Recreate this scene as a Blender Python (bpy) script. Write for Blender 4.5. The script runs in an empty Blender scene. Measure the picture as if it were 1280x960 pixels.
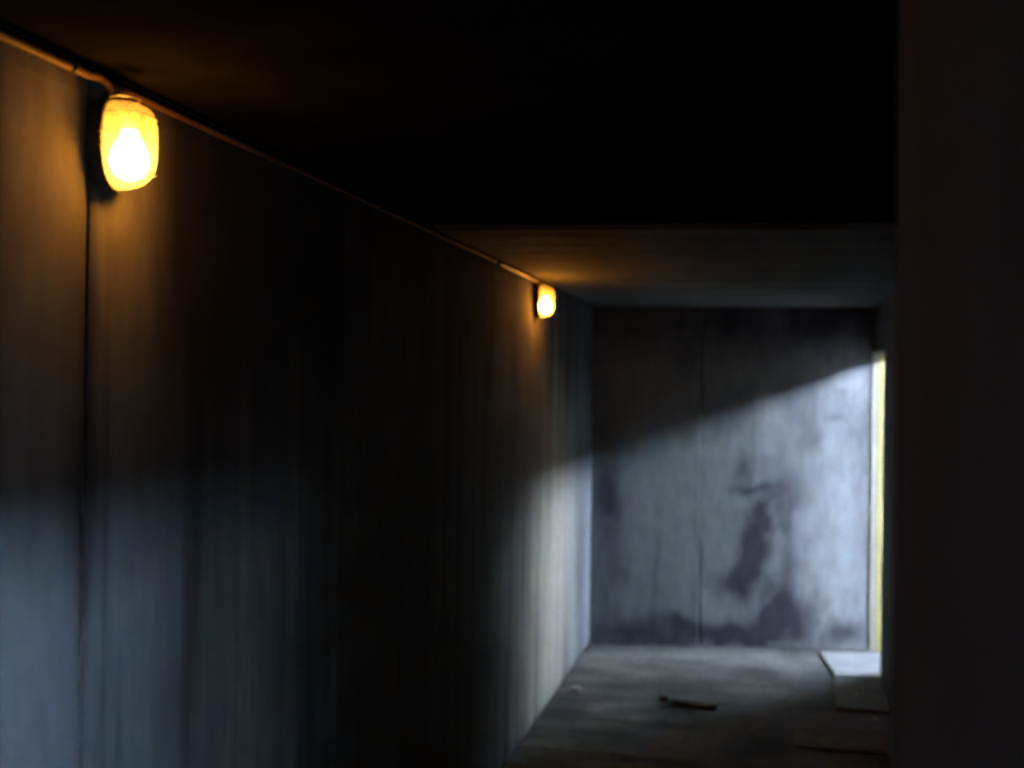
import bpy, bmesh, math, random
import numpy as np
from mathutils import Vector, Matrix

sc = bpy.context.scene
C = sc.collection
random.seed(7)

# ------------------------------------------------------------------ camera
F_PX, YAW, ROLL, EYE = 1450.0, 0.2179, 0.0112, 1.65
cd = bpy.data.cameras.new('camera')
cd.sensor_width = 36.0
cd.lens = F_PX / 1280.0 * 36.0
cd.clip_start = 0.02
cd.dof.use_dof = True
cd.dof.focus_distance = 2.6
cd.dof.aperture_fstop = cd.lens / 20.0
cam = bpy.data.objects.new('camera', cd)
C.objects.link(cam)
f = Vector((-math.sin(YAW), math.cos(YAW), 0))
r = Vector((math.cos(YAW), math.sin(YAW), 0))
u = Vector((0, 0, 1))
r2 = math.cos(ROLL) * r + math.sin(ROLL) * u
u2 = -math.sin(ROLL) * r + math.cos(ROLL) * u
M = Matrix((r2, u2, -f)).transposed().to_4x4()
M.translation = Vector((0, 0, EYE))
cam.matrix_world = M
sc.camera = cam

# ------------------------------------------------------------------ sky and exposure
w = bpy.data.worlds.new('overcast_sky')
sc.world = w
w.use_nodes = True
bg = w.node_tree.nodes['Background']
bg.inputs['Color'].default_value = (0.68, 0.82, 1.0, 1)
bg.inputs['Strength'].default_value = 450.0
sc.view_settings.view_transform = 'Standard'
sc.view_settings.look = 'None'
sc.view_settings.exposure = 0.0
sc.view_settings.gamma = 1.0
sc.view_settings.use_curve_mapping = False
BULB_STRENGTH = 135.0
BULB_COLOR = (1.0, 0.37, 0.038, 1)

# ------------------------------------------------------------------ measures
ALBEDO = 0.30                    # grimy old concrete all through
XL, XR, H = -1.0935, 0.6403, 2.155
EL, ER = 7.322, 7.618            # depth of the end wall at its left and right corner
TH = 0.45                        # thickness of the right wall
LINTEL = 1.985
HEAD = 1.872                     # underside of the dark beam added as shade
BACK = -2.6

# ------------------------------------------------------------------ helpers
def noise2(x, y, seed=0):
    """smooth value noise on numpy arrays, 0..1"""
    xi, yi = np.floor(x).astype(np.int64), np.floor(y).astype(np.int64)
    xf, yf = x - xi, y - yi
    def h(a, b):
        n = (a * 374761393 + b * 668265263 + seed * 974634321) & 0xffffffff
        n = ((n ^ (n >> 13)) * 1274126177) & 0xffffffff
        n = n ^ (n >> 16)
        return (n & 0xffff) / 65535.0
    sx, sy = xf * xf * (3 - 2 * xf), yf * yf * (3 - 2 * yf)
    a = h(xi, yi) * (1 - sx) + h(xi + 1, yi) * sx
    b = h(xi, yi + 1) * (1 - sx) + h(xi + 1, yi + 1) * sx
    return a * (1 - sy) + b * sy

def fbm(x, y, seed=0, octs=4):
    t, amp, s = 0, 1.0, 0
    for k in range(octs):
        t = t + amp * noise2(x * 2 ** k, y * 2 ** k, seed + 17 * k)
        s += amp
        amp *= 0.5
    return t / s

def gauss(a, b, ca, cb, sa, sb, rot=0.0):
    c, s = math.cos(rot), math.sin(rot)
    p, q = (a - ca) * c + (b - cb) * s, -(a - ca) * s + (b - cb) * c
    return np.exp(-(p / sa) ** 2 - (q / sb) ** 2)

def link(name, me, mat, parent=None):
    o = bpy.data.objects.new(name, me)
    C.objects.link(o)
    if mat: me.materials.append(mat)
    if parent: o.parent = parent
    return o

def obj(name, bm, mat, parent=None, smooth=False):
    me = bpy.data.meshes.new(name)
    bmesh.ops.recalc_face_normals(bm, faces=bm.faces[:])
    if smooth:
        for fc in bm.faces: fc.smooth = True
    bm.to_mesh(me)
    bm.free()
    return link(name, me, mat, parent)

def empty(name, loc=(0, 0, 0)):
    o = bpy.data.objects.new(name, None)
    o.empty_display_size = 0.1
    C.objects.link(o)
    o.location = loc
    return o

def tag(o, label=None, cat=None, group=None, kind=None):
    if label: o['label'] = label
    if cat: o['category'] = cat
    if group: o['group'] = group
    if kind: o['kind'] = kind
    return o

def add_box(bm, lo, hi):
    x0, y0, z0 = lo; x1, y1, z1 = hi
    v = [bm.verts.new(p) for p in ((x0,y0,z0),(x1,y0,z0),(x1,y1,z0),(x0,y1,z0),(x0,y0,z1),(x1,y0,z1),(x1,y1,z1),(x0,y1,z1))]
    for q in ((0,3,2,1),(4,5,6,7),(0,1,5,4),(1,2,6,5),(2,3,7,6),(3,0,4,7)):
        bm.faces.new([v[i] for i in q])

def box(lo, hi, bevel=0.0):
    bm = bmesh.new()
    add_box(bm, lo, hi)
    if bevel: bmesh.ops.bevel(bm, geom=bm.edges[:], offset=bevel, segments=2, affect='EDGES')
    return bm

def prism(pts, z0, z1, bevel=0.0):
    bm = bmesh.new()
    a = [bm.verts.new((p[0], p[1], z0)) for p in pts]
    b = [bm.verts.new((p[0], p[1], z1)) for p in pts]
    n = len(pts)
    bm.faces.new(a[::-1]); bm.faces.new(b)
    for i in range(n): bm.faces.new((a[i], a[(i+1) % n], b[(i+1) % n], b[i]))
    if bevel: bmesh.ops.bevel(bm, geom=bm.edges[:], offset=bevel, segments=2, affect='EDGES')
    return bm

def add_tube(bm, pts, rad, seg=8, closed=False):
    pts = [Vector(p) for p in pts]
    n = len(pts)
    rings = []
    up = Vector((0.31, 0.17, 0.94))
    for i, p in enumerate(pts):
        if closed: t = pts[(i+1) % n] - pts[i-1]
        else: t = pts[min(i+1, n-1)] - pts[max(i-1, 0)]
        t.normalize()
        a = t.cross(up).normalized(); b = t.cross(a)
        rr = rad[i] if isinstance(rad, (list, tuple)) else rad
        rings.append([bm.verts.new(p + rr * (math.cos(k*2*math.pi/seg) * a + math.sin(k*2*math.pi/seg) * b)) for k in range(seg)])
    for i in range(n if closed else n - 1):
        A, B = rings[i], rings[(i+1) % n]
        for k in range(seg): bm.faces.new((A[k], A[(k+1) % seg], B[(k+1) % seg], B[k]))
    if not closed:
        bm.faces.new(rings[0][::-1]); bm.faces.new(rings[-1])

def slab(name, origin, U, V, N, wu, wv, thick, nu, nv, color, relief, mat, parent, arris=0.006):
    """cast panel with a finely divided face (relief along N), its own edges and depth; colour per point"""
    O, U, V, N = (np.array(q, float) for q in (origin, U, V, N))
    gu, gv = np.meshgrid(np.linspace(0, 1, nu + 1), np.linspace(0, 1, nv + 1), indexing='ij')
    # world coordinates on the face
    P = O + (gu * wu)[..., None] * U + (gv * wv)[..., None] * V
    edge = np.minimum.reduce([gu * wu, (1 - gu) * wu, gv * wv, (1 - gv) * wv])
    rel = relief(P) - arris * np.clip(1 - edge / 0.008, 0, 1)
    P2 = P + rel[..., None] * N
    col = color(P)
    verts = P2.reshape(-1, 3).tolist()
    nv1 = nv + 1
    faces = []
    for i in range(nu):
        for j in range(nv):
            a = i * nv1 + j
            faces.append((a, a + nv1, a + nv1 + 1, a + 1))
    loop = [(i, 0) for i in range(nu)] + [(nu, j) for j in range(nv)] + [(i, nv) for i in range(nu, 0, -1)] + [(0, j) for j in range(nv, 0, -1)]
    base = len(verts)
    for i, j in loop: verts.append((P[i, j] - thick * N).tolist())
    m = len(loop)
    for k in range(m):
        a, b = loop[k], loop[(k+1) % m]
        faces.append((a[0]*nv1 + a[1], base + k, base + (k+1) % m, b[0]*nv1 + b[1]))
    faces.append(tuple(base + k for k in range(m - 1, -1, -1)))
    me = bpy.data.meshes.new(name)
    me.from_pydata(verts, [], faces)
    me.update()
    if np.dot(np.cross(U, V), N) < 0: me.flip_normals()
    c = col.reshape(-1, 3) * ALBEDO
    full = np.ones((len(verts), 4))
    full[:base, :3] = c
    full[base:, :3] = c.mean(0)
    at = me.attributes.new('stain_light', 'FLOAT_COLOR', 'POINT')
    at.data.foreach_set('color', full.astype(np.float32).ravel())
    return link(name, me, mat, parent)

# ------------------------------------------------------------------ materials
def new_mat(name):
    m = bpy.data.materials.new(name); m.use_nodes = True
    nt = m.node_tree
    return m, nt, nt.nodes['Principled BSDF']

def concrete_attr(name, scale=30.0, rough=0.92, amp=0.35, bump=0.25, stretch=(1, 1, 1)):
    m, nt, b = new_mat(name)
    at = nt.nodes.new('ShaderNodeAttribute'); at.attribute_name = 'stain_light'
    tc = nt.nodes.new('ShaderNodeTexCoord')
    mp = nt.nodes.new('ShaderNodeMapping'); mp.inputs['Scale'].default_value = stretch
    n = nt.nodes.new('ShaderNodeTexNoise'); n.inputs['Scale'].default_value = scale; n.inputs['Detail'].default_value = 6
    mr = nt.nodes.new('ShaderNodeMapRange')
    mr.inputs['From Min'].default_value = 0.3; mr.inputs['From Max'].default_value = 0.7
    mr.inputs['To Min'].default_value = 1 - amp; mr.inputs['To Max'].default_value = 1 + amp
    mx = nt.nodes.new('ShaderNodeVectorMath'); mx.operation = 'SCALE'
    bp = nt.nodes.new('ShaderNodeBump'); bp.inputs['Strength'].default_value = bump; bp.inputs['Distance'].default_value = 0.004
    L = nt.links.new
    L(tc.outputs['Object'], mp.inputs['Vector']); L(mp.outputs['Vector'], n.inputs['Vector'])
    L(n.outputs['Fac'], mr.inputs['Value'])
    L(at.outputs['Color'], mx.inputs[0]); L(mr.outputs['Result'], mx.inputs['Scale'])
    L(mx.outputs['Vector'], b.inputs['Base Color'])
    L(n.outputs['Fac'], bp.inputs['Height']); L(bp.outputs['Normal'], b.inputs['Normal'])
    b.inputs['Roughness'].default_value = rough
    b.inputs['Specular IOR Level'].default_value = 0.25
    return m

def noisy(name, c1, c2, scale=8.0, rough=0.8, bump=0.2, stretch=(1, 1, 1), metal=0.0, spec=0.3):
    m, nt, b = new_mat(name)
    tc = nt.nodes.new('ShaderNodeTexCoord')
    mp = nt.nodes.new('ShaderNodeMapping'); mp.inputs['Scale'].default_value = stretch
    n = nt.nodes.new('ShaderNodeTexNoise'); n.inputs['Scale'].default_value = scale; n.inputs['Detail'].default_value = 5
    cr = nt.nodes.new('ShaderNodeValToRGB')
    cr.color_ramp.elements[0].position = 0.32; cr.color_ramp.elements[0].color = (*c1, 1)
    cr.color_ramp.elements[1].position = 0.68; cr.color_ramp.elements[1].color = (*c2, 1)
    bp = nt.nodes.new('ShaderNodeBump'); bp.inputs['Strength'].default_value = bump; bp.inputs['Distance'].default_value = 0.004
    L = nt.links.new
    L(tc.outputs['Object'], mp.inputs['Vector']); L(mp.outputs['Vector'], n.inputs['Vector'])
    L(n.outputs['Fac'], cr.inputs['Fac']); L(cr.outputs['Color'], b.inputs['Base Color'])
    L(n.outputs['Fac'], bp.inputs['Height']); L(bp.outputs['Normal'], b.inputs['Normal'])
    b.inputs['Roughness'].default_value = rough
    b.inputs['Metallic'].default_value = metal
    b.inputs['Specular IOR Level'].default_value = spec
    return m

MAT = {}
MAT['wall'] = concrete_attr('stained_concrete', 22, amp=0.14, stretch=(1, 1, 0.35))
MAT['floor'] = concrete_attr('dirty_floor', 26, amp=0.3, rough=0.85)
MAT['ceiling'] = concrete_attr('board_marked_soffit', 18, amp=0.18, stretch=(0.25, 1, 1))
MAT['core'] = noisy('dark_concrete_core', (0.02, 0.02, 0.02), (0.04, 0.039, 0.038), 12)
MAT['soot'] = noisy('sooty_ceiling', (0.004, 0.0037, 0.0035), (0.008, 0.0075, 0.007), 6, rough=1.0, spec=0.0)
MAT['pier'] = noisy('grey_pier_concrete', (0.030, 0.026, 0.025), (0.055, 0.048, 0.047), 5, rough=1.0, spec=0.05, stretch=(1, 1, 0.15))
MAT['right'] = noisy('grey_side_concrete', (0.04, 0.04, 0.04), (0.075, 0.075, 0.074), 6, stretch=(1, 1, 0.3))
MAT['earth'] = noisy('grassy_earth', (0.010, 0.013, 0.007), (0.03, 0.035, 0.018), 3)
MAT['path'] = noisy('gravel_path', (0.012, 0.012, 0.011), (0.03, 0.029, 0.027), 20)
MAT['pale_wood'] = noisy('pale_planed_wood', (0.36, 0.335, 0.27), (0.44, 0.41, 0.345), 14, 0.6, 0.1, (3, 3, 0.15))
MAT['yellow_wood'] = noisy('yellow_planed_wood', (0.46, 0.375, 0.14), (0.54, 0.45, 0.19), 14, 0.6, 0.1, (3, 3, 0.15))
MAT['shade_wood'] = noisy('frame_top_shade', (0.02, 0.017, 0.014), (0.05, 0.042, 0.035), 20, 0.8, 0.3, (3, 0.2, 3))  # dark tone painted for the shade over the door frame
MAT['slab'] = noisy('pale_floor_board', (0.15, 0.15, 0.15), (0.23, 0.228, 0.226), 9, 0.8, 0.3, (0.6, 2.2, 1))
MAT['dull_slab'] = noisy('dull_floor_board', (0.11, 0.11, 0.12), (0.19, 0.19, 0.20), 9, 0.85, 0.3)
MAT['rubble'] = noisy('dark_rubble', (0.05, 0.048, 0.045), (0.12, 0.115, 0.11), 30, 0.9, 0.4)
MAT['pale_rubble'] = noisy('pale_rubble', (0.40, 0.40, 0.40), (0.60, 0.60, 0.58), 30, 0.9, 0.4)
MAT['cable'] = noisy('brown_cable_sheath', (0.07, 0.036, 0.022), (0.11, 0.06, 0.04), 40, 0.6, 0.05, spec=0.25)
MAT['conduit'] = noisy('worn_conduit', (0.13, 0.075, 0.05), (0.19, 0.12, 0.085), 30, 0.5, 0.05, spec=0.3)
MAT['iron'] = noisy('dark_cast_iron', (0.018, 0.016, 0.015), (0.045, 0.04, 0.035), 60, 0.6, 0.2, metal=0.2)
MAT['wire'] = noisy('dull_steel_wire', (0.35, 0.33, 0.30), (0.5, 0.48, 0.44), 60, 0.4, 0.05, metal=0.8)
MAT['ceramic'] = noisy('lamp_holder', (0.5, 0.46, 0.4), (0.6, 0.56, 0.5), 20, 0.5, 0.05)

m, nt, b = new_mat('glowing_bulb')
b.inputs['Base Color'].default_value = (1, 0.9, 0.7, 1)
b.inputs['Emission Color'].default_value = BULB_COLOR
b.inputs['Emission Strength'].default_value = BULB_STRENGTH
MAT['bulb'] = m

m, nt, b = new_mat('ribbed_lamp_glass')
nt.nodes.remove(b)
out = nt.nodes['Material Output']
tr = nt.nodes.new('ShaderNodeBsdfTransparent'); tr.inputs['Color'].default_value = (0.95, 0.90, 0.78, 1)
tl = nt.nodes.new('ShaderNodeBsdfTranslucent'); tl.inputs['Color'].default_value = (0.95, 0.88, 0.72, 1)
gl = nt.nodes.new('ShaderNodeBsdfGlossy'); gl.inputs['Roughness'].default_value = 0.25
wv = nt.nodes.new('ShaderNodeTexWave'); wv.inputs['Scale'].default_value = 40; wv.inputs['Distortion'].default_value = 1.0
tc = nt.nodes.new('ShaderNodeTexCoord')
mr = nt.nodes.new('ShaderNodeMapRange'); mr.inputs['To Min'].default_value = 0.09; mr.inputs['To Max'].default_value = 0.15
m1 = nt.nodes.new('ShaderNodeMixShader'); m2 = nt.nodes.new('ShaderNodeMixShader'); m2.inputs['Fac'].default_value = 0.03
nt.links.new(tc.outputs['Object'], wv.inputs['Vector']); nt.links.new(wv.outputs['Fac'], mr.inputs['Value'])
nt.links.new(mr.outputs['Result'], m1.inputs['Fac'])
nt.links.new(tr.outputs[0], m1.inputs[1]); nt.links.new(tl.outputs[0], m1.inputs[2])
nt.links.new(m1.outputs[0], m2.inputs[1]); nt.links.new(gl.outputs[0], m2.inputs[2])
nt.links.new(m2.outputs[0], out.inputs['Surface'])
MAT['glass'] = m

# ------------------------------------------------------------------ stain maps (albedo on the walls, metres; some light and shade painted in)
def mixc(a, b, t):
    t = np.clip(t, 0, 1)[..., None]
    return np.array(a) * (1 - t) + np.array(b) * t

PALE = (0.46, 0.455, 0.45)
BLUISH = (0.36, 0.39, 0.45)
GRIME_SHADE = (0.045, 0.045, 0.055)  # grime, and the shade painted on the left wall

def left_color(P):
    y, z = P[..., 1], P[..., 2]
    t = 0.60 * fbm(y * 9, z * 0.5, 3, 4) + 0.40 * fbm(y * 2.2, z * 1.1, 5, 4)
    streak = np.clip((fbm(y * 26, z * 0.35, 9, 3) - 0.52) * 3.2, 0, 1)
    d = np.clip((0.56 - t) * 2.4, 0, 0.7) + 0.35 * streak
    # drips from the lamps' joints and the long dark runs lower down
    d = d + 0.75 * gauss(y, z, 2.06, 1.05, 0.035, 0.42) + 0.45 * gauss(y, z, 1.98, 1.02, 0.05, 0.16) + 0.35 * gauss(y, z, 2.10, 1.40, 0.02, 0.25)
    d = d + 0.9 * gauss(y, z, 1.712, 1.55, 0.024, 0.55) + 0.4 * gauss(y, z, 1.70, 1.42, 0.05, 0.10)
    d = d + 0.5 * gauss(y, z, 1.82, 1.05, 0.012, 0.10)
    d = d + 0.30 * gauss(y, z, 5.22, 0.70, 0.03, 0.5) + 0.15 * gauss(y, z, 4.95, 0.7, 0.04, 0.5)
    d = d + 0.65 * np.clip((y - 1.89) / 0.16, 0, 1) * np.clip((z - 1.55) / 0.3, 0, 1) * np.clip((4.9 - y) / 0.4, 0, 1)  # upper wall past the near lamp darkened: its one-sided glow painted in
    d = d + 0.5 * np.clip((1.56 - y) / 0.10, 0, 1) * np.clip((z - 1.5) / 0.3, 0, 1)  # darkened short of the near lamp, so the colour bounds its glow
    d = d + 0.7 * np.clip((y - 5.6) / 0.3, 0, 1) * np.clip((z - 1.45) / 0.4, 0, 1)  # upper wall past the far lamp darkened, shade put into the colour
    d = d + 0.5 * np.clip(1 - z / 0.10, 0, 1) * fbm(y * 5, z * 9, 21, 3)
    d = d * (1 - 0.8 * gauss(y, z, 5.10, 2.03, 0.28, 0.16)) * (1 - 0.6 * gauss(y, z, 1.61, 1.98, 0.06, 0.25)) * (1 - 0.8 * gauss(y, z, 1.85, 1.88, 0.06, 0.12))  # grime thinned beside the lamps, their glow painted stronger
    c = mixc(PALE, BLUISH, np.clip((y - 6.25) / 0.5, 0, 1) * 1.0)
    c = mixc(c, (0.26, 0.32, 0.42), np.clip((3.2 - y) * 0.8, 0, 0.9) * np.clip((1.9 - z) / 0.4, 0, 1))  # blue of the daylight painted into the near lower wall
    c = mixc(c, (1.95, 1.72, 1.45), 0.95 * gauss(y, z, 5.85, 0.70, 0.62, 1.1))  # warm bright pool of doorway light painted into the wall colour
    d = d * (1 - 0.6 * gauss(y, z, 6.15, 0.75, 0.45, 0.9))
    return mixc(c, GRIME_SHADE, np.clip(d, 0, 0.93))

def end_color(P):
    x, z = P[..., 0], P[..., 2]
    wx = x + 0.10 * (fbm(x * 5, z * 5, 31, 3) - 0.5)
    wz = z + 0.16 * (fbm(x * 5, z * 5, 37, 3) - 0.5)
    g = lambda cx, cz, sx, sz, rot=0.0: gauss(wx, wz, cx, cz, sx, sz, rot)
    d = np.clip((0.55 - fbm(x * 4, z * 2.2, 41, 5)) * 1.5, 0, 0.4) + 0.10 * fbm(x * 30, z * 1.0, 43, 2)
    d = d + 0.45 * g(-0.17, 1.10, 0.05, 0.06) + 0.60 * g(-0.12, 1.015, 0.11, 0.035) + 0.50 * g(-0.03, 0.88, 0.05, 0.16) + 0.38 * g(-0.10, 0.78, 0.15, 0.26)
    d = d + 0.75 * g(-0.09, 0.56, 0.09, 0.17, -0.35) + 0.75 * g(-0.20, 0.40, 0.11, 0.10) + 0.55 * g(0.14, 0.45, 0.08, 0.22) + 0.75 * g(0.11, 0.22, 0.15, 0.17)
    d = d + 0.30 * g(0.15, 1.0, 0.16, 0.25) + 0.30 * g(0.40, 1.42, 0.06, 0.03) + 0.25 * g(0.30, 1.32, 0.03, 0.06) + 0.22 * g(0.42, 1.58, 0.05, 0.02)
    d = d + 0.75 * g(-0.70, 0.07, 0.45, 0.09) + 0.85 * g(-0.14, 0.07, 0.28, 0.10) + 0.7 * g(0.50, 0.08, 0.12, 0.075) + 0.5 * g(-0.50, 0.15, 0.12, 0.04)
    d = d + 0.55 * g(-0.99, 0.95, 0.12, 0.30) + 0.30 * g(-0.68, 0.42, 0.02, 0.25) + 0.25 * g(-0.43, 0.55, 0.02, 0.3)
    d = d + 0.6 * np.clip((z - 1.75) / 0.25, 0, 1)  # top of the wall darkened: shade painted into the colour
    d = d + 0.75 * g(0.0, 0.62, 0.26, 0.55) * np.clip((0.52 - fbm(x * 9, z * 5, 47, 4)) * 3, 0, 0.6)
    d = d - 0.30 * g(-0.29, 0.22, 0.10, 0.07) - 0.5 * g(0.40, 0.70, 0.16, 0.45) - 0.35 * g(0.36, 0.17, 0.025, 0.11, -0.35)  # pale marks, and a brighter column painted as daylight by the doorway
    d = np.where((np.abs(x - 0.16) < 0.16) & (np.abs(z - 0.028) < 0.008), np.minimum(d, 0.5), d)
    c = mixc((0.31, 0.335, 0.36), (0.58, 0.595, 0.615), np.clip((x + 0.30) / 0.75, 0, 1))  # paler towards the doorway: falloff of the daylight painted in
    return mixc(c, (0.035, 0.035, 0.06), np.clip(d, 0, 0.93))

def floor_color(P):
    x, y = P[..., 0], P[..., 1]
    t = fbm(x * 3.0, y * 2.2, 51, 5)
    c = mixc((0.14, 0.136, 0.128), (0.50, 0.49, 0.47), np.clip((t - 0.3) * 2.2, 0, 1))
    d = np.clip((fbm(x * 2.0, y * 9, 57, 4) - 0.55) * 3, 0, 0.6)
    d = d + 0.6 * np.clip(1 - (ER - 0.05 + (x - XR) * 0.17 - y) / 0.25, 0, 1) * np.clip(0.5 - x, 0, 1)
    return mixc(c, (0.03, 0.03, 0.035), np.clip(d, 0, 0.85))

def ceil_color(P):
    x, y = P[..., 0], P[..., 1]
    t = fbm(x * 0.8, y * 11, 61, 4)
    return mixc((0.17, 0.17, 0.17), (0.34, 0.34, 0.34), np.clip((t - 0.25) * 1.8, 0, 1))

wall_relief = lambda P: 0.006 * (fbm(P[..., 1] * 2.2 + P[..., 0] * 2.2, P[..., 2] * 2, 71, 4) - 0.5)
flat_relief = lambda P: 0.012 * (fbm(P[..., 0] * 4, P[..., 1] * 4, 73, 4) - 0.5)
ceil_relief = lambda P: 0.006 * (fbm(P[..., 0] * 0.7, P[..., 1] * 9, 79, 3) - 0.5)

# ------------------------------------------------------------------ the passage: walls, floor, ceiling
wall_left = tag(obj('wall_left', box((XL - 0.40, BACK - 0.3, -0.25), (XL - 0.05, 8.2, 2.6)), MAT['core']),
    'left concrete wall of the passage with dark vertical runs and two lamps', 'wall', kind='structure')
JOINT = 0.005
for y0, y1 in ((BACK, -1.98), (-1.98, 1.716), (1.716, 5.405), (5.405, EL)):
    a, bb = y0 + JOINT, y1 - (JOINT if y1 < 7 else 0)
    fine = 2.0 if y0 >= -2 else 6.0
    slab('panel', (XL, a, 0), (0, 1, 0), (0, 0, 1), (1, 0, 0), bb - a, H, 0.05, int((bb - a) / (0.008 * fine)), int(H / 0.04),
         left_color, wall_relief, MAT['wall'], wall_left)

ev = Vector((XR - XL, ER - EL, 0)); ew = ev.length; ev.normalize()
en = Vector((ev.y, -ev.x, 0))                       # towards the camera
bx0 = Vector((XL, EL, 0)) - en * 0.05 - ev * 0.4
bx1 = Vector((XR, ER, 0)) - en * 0.05 + ev * (TH + 0.1)
wall_end = tag(obj('wall_end', prism([bx0[:2], bx1[:2], (bx1 - en * 0.35)[:2], (bx0 - en * 0.35)[:2]], -0.25, 2.6), MAT['core']),
    'stained concrete end wall, lower half lit blue-grey from the doorway', 'wall', kind='structure')
sj = 0.686
for s0, s1 in ((0.0, sj - 0.002), (sj + 0.002, ew + 0.03)):
    o = Vector((XL, EL, 0)) + ev * s0
    slab('panel', o, ev, (0, 0, 1), en, s1 - s0, H, 0.05, int((s1 - s0) / 0.011), int(H / 0.011), end_color, wall_relief, MAT['wall'], wall_end)

# right wall: thick, with two openings onto the daylight
D1 = (6.93, 7.615)
D2 = (-1.05, 0.38)
TH2 = 0.20                       # thinner wall beside the nearer opening
bm = bmesh.new()
add_box(bm, (XR, 1.30, 0), (XR + TH, D1[0], H + 0.1))
add_box(bm, (XR, D2[1], 0), (XR + TH2, 1.30, H + 0.1))
add_box(bm, (XR, BACK, 0), (XR + TH2, D2[0], H + 0.1))
add_box(bm, (XR, D1[0], LINTEL), (XR + TH, 7.70, H + 0.1))
tag(obj('wall_right', bm, MAT['right']), 'thick grey concrete wall along the right side, pierced by the doorway', 'wall', kind='structure')
bm = box((0.1312, 0.42, 0), (XR, 1.30, H + 0.1), 0.006)
tag(obj('wall_corner', bm, MAT['pier']), 'dark out-of-focus concrete corner close by at the right edge', 'wall', kind='structure')
tag(obj('wall_back', box((XL - 0.1, BACK - 0.3, 0), (XR + TH, BACK, 2.5)), MAT['core']), 'dark concrete wall behind the viewer', 'wall', kind='structure')

# floor: cast bays with recessed joints
floor = tag(obj('floor', box((XL - 0.1, BACK - 0.2, -0.25), (XR + TH, 8.0, -0.06)), MAT['core']),
    'dirty concrete floor of the passage with cracked bays', 'floor', kind='structure')
for x0, x1, rows in ((XL, -0.585, [BACK, 0.4, 2.4, 4.1, 5.16, 5.80, 7.63]), (-0.585, XR + TH, [BACK, 0.4, 2.4, 4.1, 7.63])):
    for r0, r1 in zip(rows, rows[1:]):
        a, c_ = r0 + 0.003, r1 - 0.003
        n_ = 0.02 if r0 >= 4 else 0.06
        slab('bay', (x0 + 0.001, a, random.uniform(-0.003, 0.003) if x0 < -1 else 0.0), (1, 0, 0), (0, 1, 0), (0, 0, 1), x1 - x0 - 0.002, c_ - a, 0.06,
             max(4, int((x1 - x0) / n_)), max(4, int((c_ - a) / n_)), floor_color, flat_relief, MAT['floor'], floor, 0.002)

# ceiling: sooty near bay, then a lower lighter soffit slab
yl, yr = 3.66, 3.86
ceiling = tag(obj('ceiling', box((XL - 0.1, BACK - 0.2, H + 0.055), (XR + TH2, 8.0, H + 0.45)), MAT['core']),
    'low concrete ceiling, black with soot nearer and grey farther off', 'ceiling', kind='structure')
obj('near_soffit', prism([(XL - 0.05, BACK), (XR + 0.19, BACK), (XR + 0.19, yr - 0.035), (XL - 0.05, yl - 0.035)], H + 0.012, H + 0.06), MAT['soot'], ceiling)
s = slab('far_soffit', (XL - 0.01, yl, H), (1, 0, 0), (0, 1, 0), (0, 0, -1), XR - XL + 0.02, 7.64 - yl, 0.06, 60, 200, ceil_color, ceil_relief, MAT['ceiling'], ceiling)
for v in s.data.vertices:                            # skew the near edge, as in the photograph
    k = (v.co.x - XL) / (XR - XL)
    q = (v.co.y - yl) / (7.64 - yl)
    v.co.y += (yr - yl) * k * (1 - q)
tag(obj('roof_slab', box((XL - 0.5, BACK - 0.4, H + 0.46), (XR + TH2, 8.2, H + 0.7)), MAT['core']), 'concrete roof over the passage', 'roof', kind='structure')

# the open doorway: timber lining of the far jamb, head and near jamb
door = tag(empty('door_1', (XR, D1[1], 0)), 'open doorway at the far right, lined with pale and yellow timber', 'door', kind='structure')
def child_box(name, lo, hi, mat, bevel=0.002):
    o = obj(name, box(lo, hi, bevel), mat, door)
    o.matrix_parent_inverse = Matrix.Translation((-XR, -D1[1], 0))
    return o
tag(child_box('jamb_board', (XR - 0.004, 7.602, 0.0), (XR + 0.032, 7.625, HEAD), MAT['pale_wood']), 'pale timber board beside the end wall')
tag(child_box('jamb_strip', (XR + 0.036, 7.594, 0.0), (XR + 0.085, 7.625, HEAD), MAT['yellow_wood']), 'yellow timber strip catching the daylight')
child_box('jamb_board', (XR + 0.114, 7.60, 0.0), (XR + 0.25, 7.625, LINTEL), MAT['pale_wood'])
child_box('jamb_board', (XR + 0.254, 7.60, 0.0), (XR + TH, 7.625, LINTEL), MAT['pale_wood'])
tag(child_box('shade_beam', (XR + 0.002, D1[0], HEAD), (XR + 0.11, 7.625, LINTEL), MAT['shade_wood'], 0.004), 'dark beam added as shade at the top of the door frame')  # dark part added where the frame top lies in shade

# outdoors, seen by nobody but the light
tag(obj('ground', box((XR + TH, -60, -0.35), (40, 60, -0.06)), MAT['path']), 'gravel ground outside the doorways', 'ground', kind='structure')
bm = bmesh.new()
NY = 60
prev = None
for k in range(NY + 1):
    yy = -60 + 2 * k
    k_ = min(1, max(0, (yy + 6) / 8)); k_ = k_ * k_ * (3 - 2 * k_)
    hgt = 7.55 - 0.35 * k_ + 0.08 * math.sin(k * 0.9)
    ring = [bm.verts.new(p) for p in ((12.0, yy, -0.06), (14.5, yy, hgt * 0.8), (16.0, yy, hgt), (24.0, yy, hgt + 0.4), (24.0, yy, -0.06))]
    if prev:
        for j in range(5): bm.faces.new((prev[j], prev[(j+1) % 5], ring[(j+1) % 5], ring[j]))
    prev = ring
tag(obj('earth_bank', bm, MAT['earth']), 'dark grassy earth bank outside the doorways', 'bank', kind='structure')

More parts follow.
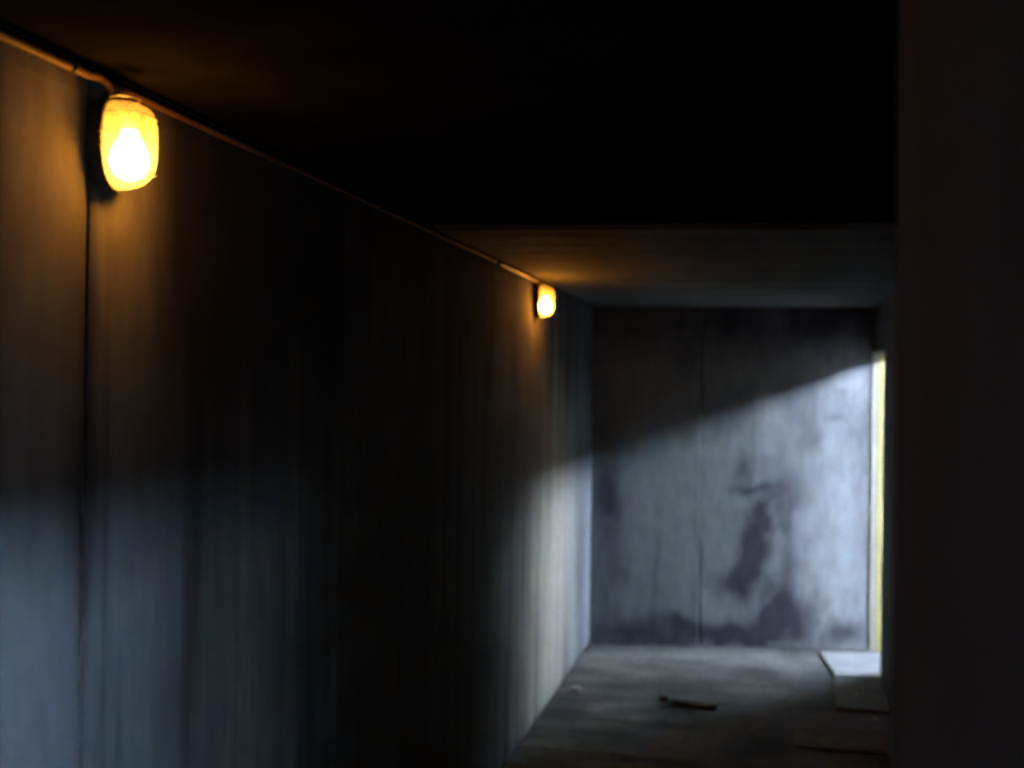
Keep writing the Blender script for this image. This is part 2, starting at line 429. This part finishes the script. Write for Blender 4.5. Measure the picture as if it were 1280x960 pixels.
bm = bmesh.new()                                     # unseen overhang added to block light: the sky shows only as a slit above the bank
prev = None
for yy in (-60, 60):
    ring = [bm.verts.new((x_, yy, z_)) for x_, z_ in ((XR + TH2, 4.3), (6.5, 4.75), (30.0, 15.8), (30.0, 17.5), (6.0, 6.5), (XR + TH2, 6.0))]
    if prev:
        for q in range(6): bm.faces.new((prev[q], prev[(q+1) % 6], ring[(q+1) % 6], ring[q]))
        bm.faces.new(prev); bm.faces.new(ring)
    prev = ring
tag(obj('sky_blocker', bm, MAT['core']), 'unseen dark overhang added outside to narrow the sky to a slit', 'blocker', kind='structure')

# ------------------------------------------------------------------ boards and rubble on the floor
o = obj('floor_board', prism([(0.355, 6.16), (0.628, 6.14), (0.632, 6.80), (0.375, 6.80), (0.372, 6.60)], 0.004, 0.015, 0.003), MAT['slab'])
tag(o, 'pale board on the floor just inside the doorway, in shade', 'board', 'pale boards at the doorway')
o = obj('floor_board', prism([(0.388, 6.808), (0.70, 6.808), (0.72, 7.50), (0.325, 7.42)], 0.004, 0.015, 0.003), MAT['slab'])
tag(o, 'bright daylit board lying across the doorway, against the end wall', 'board', 'pale boards at the doorway')
o = obj('floor_board', prism([(0.135, 5.47), (0.62, 5.43), (0.63, 6.07), (0.130, 6.06)], 0.004, 0.011, 0.002), MAT['dull_slab'])
tag(o, 'dull grey board on the shaded floor, nearest of the boards', 'board', 'pale boards at the doorway')

def stone(name, c, size, mat, seed, flat=1.0):
    rnd = random.Random(seed)
    bm = bmesh.new()
    bmesh.ops.create_icosphere(bm, subdivisions=2, radius=1.0)
    for v in bm.verts:
        k = 1 + rnd.uniform(-0.14, 0.14)
        v.co = Vector((v.co.x * size[0] * k, v.co.y * size[1] * k, v.co.z * size[2] * k))
        v.co.z = max(v.co.z, -size[2] * 0.55)
    z = min(v.co.z for v in bm.verts)
    for v in bm.verts: v.co.z -= z
    o = obj(name, bm, mat, None, False)
    o.location = (c[0], c[1], c[2] if len(c) > 2 else 0.004)
    return o
o = obj('flat_fragment', prism([(-0.475, 6.03), (-0.40, 6.005), (-0.245, 5.965), (-0.225, 6.06), (-0.29, 6.15), (-0.43, 6.13)], 0.004, 0.030, 0.004), MAT['rubble'])
tag(o, 'dark flat broken fragment lying alone in mid floor', 'fragment')
tag(stone('rubble_stone', (-0.52, 6.10), (0.028, 0.025, 0.018), MAT['rubble'], 1), 'small dark stone left of the flat broken fragment', 'stone', 'loose stones on the floor')
tag(stone('rubble_stone', (-1.0, 6.18), (0.035, 0.045, 0.014), MAT['slab'], 2), 'small pale stone on the floor close to the left wall', 'stone', 'loose stones on the floor')
tag(stone('rubble_stone', (0.47, 6.42, 0.015), (0.016, 0.014, 0.010), MAT['pale_rubble'], 3), 'tiny pale stone on the shaded board inside the doorway', 'stone', 'loose stones on the floor')
tag(stone('rubble_stone', (0.53, 5.985, 0.014), (0.014, 0.012, 0.009), MAT['pale_rubble'], 4), 'tiny pale stone on the nearest dull grey board', 'stone', 'loose stones on the floor')

# ------------------------------------------------------------------ bulkhead lamps
HW, HH, BASE = 0.049, 0.075, 0.030      # half width, half height, depth of the base
def oval(k, n=64, e=2.7, w_=1.0, h_=1.0):
    t = 2 * math.pi * k / n
    e = 2.9 if k <= n // 2 else 2.15        # squarer top, rounder bottom
    c, s_ = math.cos(t), math.sin(t)
    return (HW * w_ * math.copysign(abs(c) ** (2 / e), c), HH * h_ * math.copysign(abs(s_) ** (2 / e), s_))

def oval_loft(bm, sections, n=64):
    rings = []
    for xx, sc_ in sections:
        rings.append([bm.verts.new((xx, oval(k, n)[0] * sc_, oval(k, n)[1] * (1 - (1 - sc_) * HW / HH))) for k in range(n)])
    for A, B in zip(rings, rings[1:]):
        for k in range(n): bm.faces.new((A[k], A[(k+1) % n], B[(k+1) % n], B[k]))
    return rings

def make_lamp():
    t = empty('bulkhead_lamp')
    bm = bmesh.new()
    rg = oval_loft(bm, [(0.0, 1.0), (0.020, 1.0), (0.022, 1.06), (0.028, 1.06), (BASE, 1.04), (BASE, 0.93), (0.010, 0.90)])
    bm.faces.new(rg[0][::-1]); bm.faces.new(rg[-1])
    obj('base', bm, MAT['iron'], t)
    bm = bmesh.new()
    dome = [(BASE - 0.004, 0.95)]
    for k in range(0, 13):
        a = k / 12 * math.pi / 2
        dome.append((BASE + 0.062 * math.sin(a) ** 0.9, max(0.02, 0.97 * math.cos(a) ** 0.62)))
    rg = oval_loft(bm, dome)
    bm.faces.new(rg[-1])
    obj('glass_dome', bm, MAT['glass'], t, True)
    # bulb, cap up
    bm = bmesh.new()
    prof = [(0.000, -0.059), (0.012, -0.0575), (0.023, -0.051), (0.0305, -0.039), (0.0325, -0.027), (0.030, -0.013), (0.0235, 0.002), (0.0165, 0.014), (0.0135, 0.024), (0.000, 0.024)]
    n = 20; prev = None
    for rr, zz in prof:
        ring = [bm.verts.new((0.051 + max(rr, 1e-4) * math.cos(2*math.pi*k/n), max(rr, 1e-4) * math.sin(2*math.pi*k/n), zz)) for k in range(n)]
        if prev:
            for k in range(n): bm.faces.new((prev[k], prev[(k+1) % n], ring[(k+1) % n], ring[k]))
        prev = ring
    bulb = obj('bulb', bm, MAT['bulb'], t, True)
    bm = bmesh.new()
    add_tube(bm, [(0.050, 0, 0.0245), (0.050, 0, 0.045), (0.044, 0, 0.058)], [0.0145, 0.016, 0.013], 14)
    obj('lamp_holder', bm, MAT['ceramic'], t, True)
    # wire guard: two hoops across the dome, a bail on top, ears at the rim
    for hz in (0.046, -0.046):
        bm = bmesh.new()
        pts = []
        for k in range(17):
            a = math.pi * k / 16
            pts.append((BASE + 0.002 + 0.0618 * math.sin(a) ** 0.8 * (0.93), 1.03 * HW * math.copysign(abs(math.cos(a)) ** 0.75, math.cos(a)), hz))
        add_tube(bm, pts, 0.0011, 6)
        obj('guard_wire', bm, MAT['wire'], t, True)
    bm = bmesh.new()
    add_tube(bm, [(BASE, -0.030, HH), (BASE + 0.018, -0.028, HH + 0.002), (BASE + 0.032, -0.010, HH + 0.003), (BASE + 0.034, 0.010, HH + 0.002), (BASE + 0.015, 0.030, HH + 0.001), (BASE, 0.032, HH)], 0.0018, 6)
    obj('bail', bm, MAT['wire'], t, True)
    for yy, zz in ((-HW * 1.07, 0.018), (-HW * 1.07, -0.004), (HW * 1.07, 0.034), (HW * 1.06, -0.042)):
        sg = math.copysign(1, yy)
        bm = box((0.028, min(yy, yy + sg * 0.010), zz - 0.007), (BASE + 0.006, max(yy, yy + sg * 0.010), zz + 0.007), 0.0015)
        obj('clamp_lug', bm, MAT['iron'], t)
    bm = bmesh.new()
    add_tube(bm, [(0.020, 0, HH - 0.002), (0.020, 0, HH + 0.016), (0.020, 0, HH + 0.017), (0.020, 0, HH + 0.026)], [0.013, 0.013, 0.009, 0.009], 12)
    obj('cable_gland', bm, MAT['iron'], t)
    return t

def copy_tree(o, parent=None):
    c = o.copy(); C.objects.link(c); c.parent = parent
    for ch in o.children: copy_tree(ch, c)
    return c

L1, L2 = (XL, 1.746, 2.040), (XL, 5.425, 2.044)
lamp = make_lamp()
lamp.location = L1
tag(lamp, 'large nearby oval lamp glowing yellow on the left wall under the cable', 'lamp', 'bulkhead lamps on the left wall')
lamp2 = copy_tree(lamp)
lamp2.location = L2
tag(lamp2, 'small distant oval lamp glowing near the far end of the left wall', 'lamp', 'bulkhead lamps on the left wall')

# ------------------------------------------------------------------ cables along the top of the wall
CX, CZ = XL + 0.0135, H - 0.012
def wobble(y): return 0.001 * math.sin(y * 3.1) + 0.0006 * math.sin(y * 7.7)
def cable(name, pts, rad, mat, clips, label):
    t = empty(name, pts[0])
    inv = Matrix.Translation(-Vector(pts[0]))
    bm = bmesh.new(); add_tube(bm, pts, rad, 10)
    o = obj('sheath', bm, mat, t, True); o.matrix_parent_inverse = inv
    for yc in clips:
        bm = bmesh.new()
        rr = (rad if not isinstance(rad, list) else max(rad)) + 0.0025
        arc = [(CX + rr * math.cos(a), CZ + wobble(yc) + rr * math.sin(a)) for a in [math.pi * (0.62 - 1.24 * k / 8) for k in range(9)]]
        arc = [(XL + 0.0005, arc[0][1])] + arc + [(XL + 0.0005, arc[-1][1] - 0.001)]
        A = [[bm.verts.new((p[0] + off, yc + dy, p[1])) for p in arc] for dy in (-0.005, 0.005) for off in (0.0, 0.0015)]
        n = len(arc)
        for k in range(n - 1):
            bm.faces.new((A[0][k], A[0][k+1], A[2][k+1], A[2][k])); bm.faces.new((A[1][k], A[1][k+1], A[3][k+1], A[3][k]))
            bm.faces.new((A[0][k], A[0][k+1], A[1][k+1], A[1][k])); bm.faces.new((A[2][k], A[2][k+1], A[3][k+1], A[3][k]))
        c = obj('clip', bm, MAT['iron'], t); c.matrix_parent_inverse = inv
    return tag(t, label, 'cable', 'cables along the top of the left wall')
def run(y0, y1, n): return [(CX, y0 + (y1 - y0) * k / n, CZ + wobble(y0 + (y1 - y0) * k / n)) for k in range(n + 1)]
gx = XL + 0.020
cable('wall_cable', run(BACK + 0.02, 1.655, 40) + [(CX + 0.001, 1.68, CZ - 0.001), (CX + 0.004, 1.705, CZ + 0.002), (CX + 0.006, 1.725, CZ - 0.003), (gx, 1.738, CZ - 0.016), (gx, 1.745, L1[2] + HH + 0.020)],
      0.0075, MAT['cable'], (0.2, 0.95, 1.64), 'brown cable on the wall top ending at the large nearby lamp')
cable('wall_cable', [(gx, 1.752, L1[2] + HH + 0.020), (gx, 1.757, CZ - 0.014), (CX + 0.003, 1.775, CZ - 0.004)] + run(1.80, 4.56, 60),
      0.0070, MAT['cable'], (2.39, 3.1, 3.8, 4.5), 'thin brown cable running between the two lamps into the conduit')
cable('conduit', run(4.575, 5.35, 14) + [(CX + 0.002, 5.38, CZ - 0.002), (gx, 5.415, CZ - 0.010), (gx, 5.425, L2[2] + HH + 0.018)],
      0.0105, MAT['conduit'], (4.60, 5.24), 'short thicker conduit entering the top of the small distant lamp')
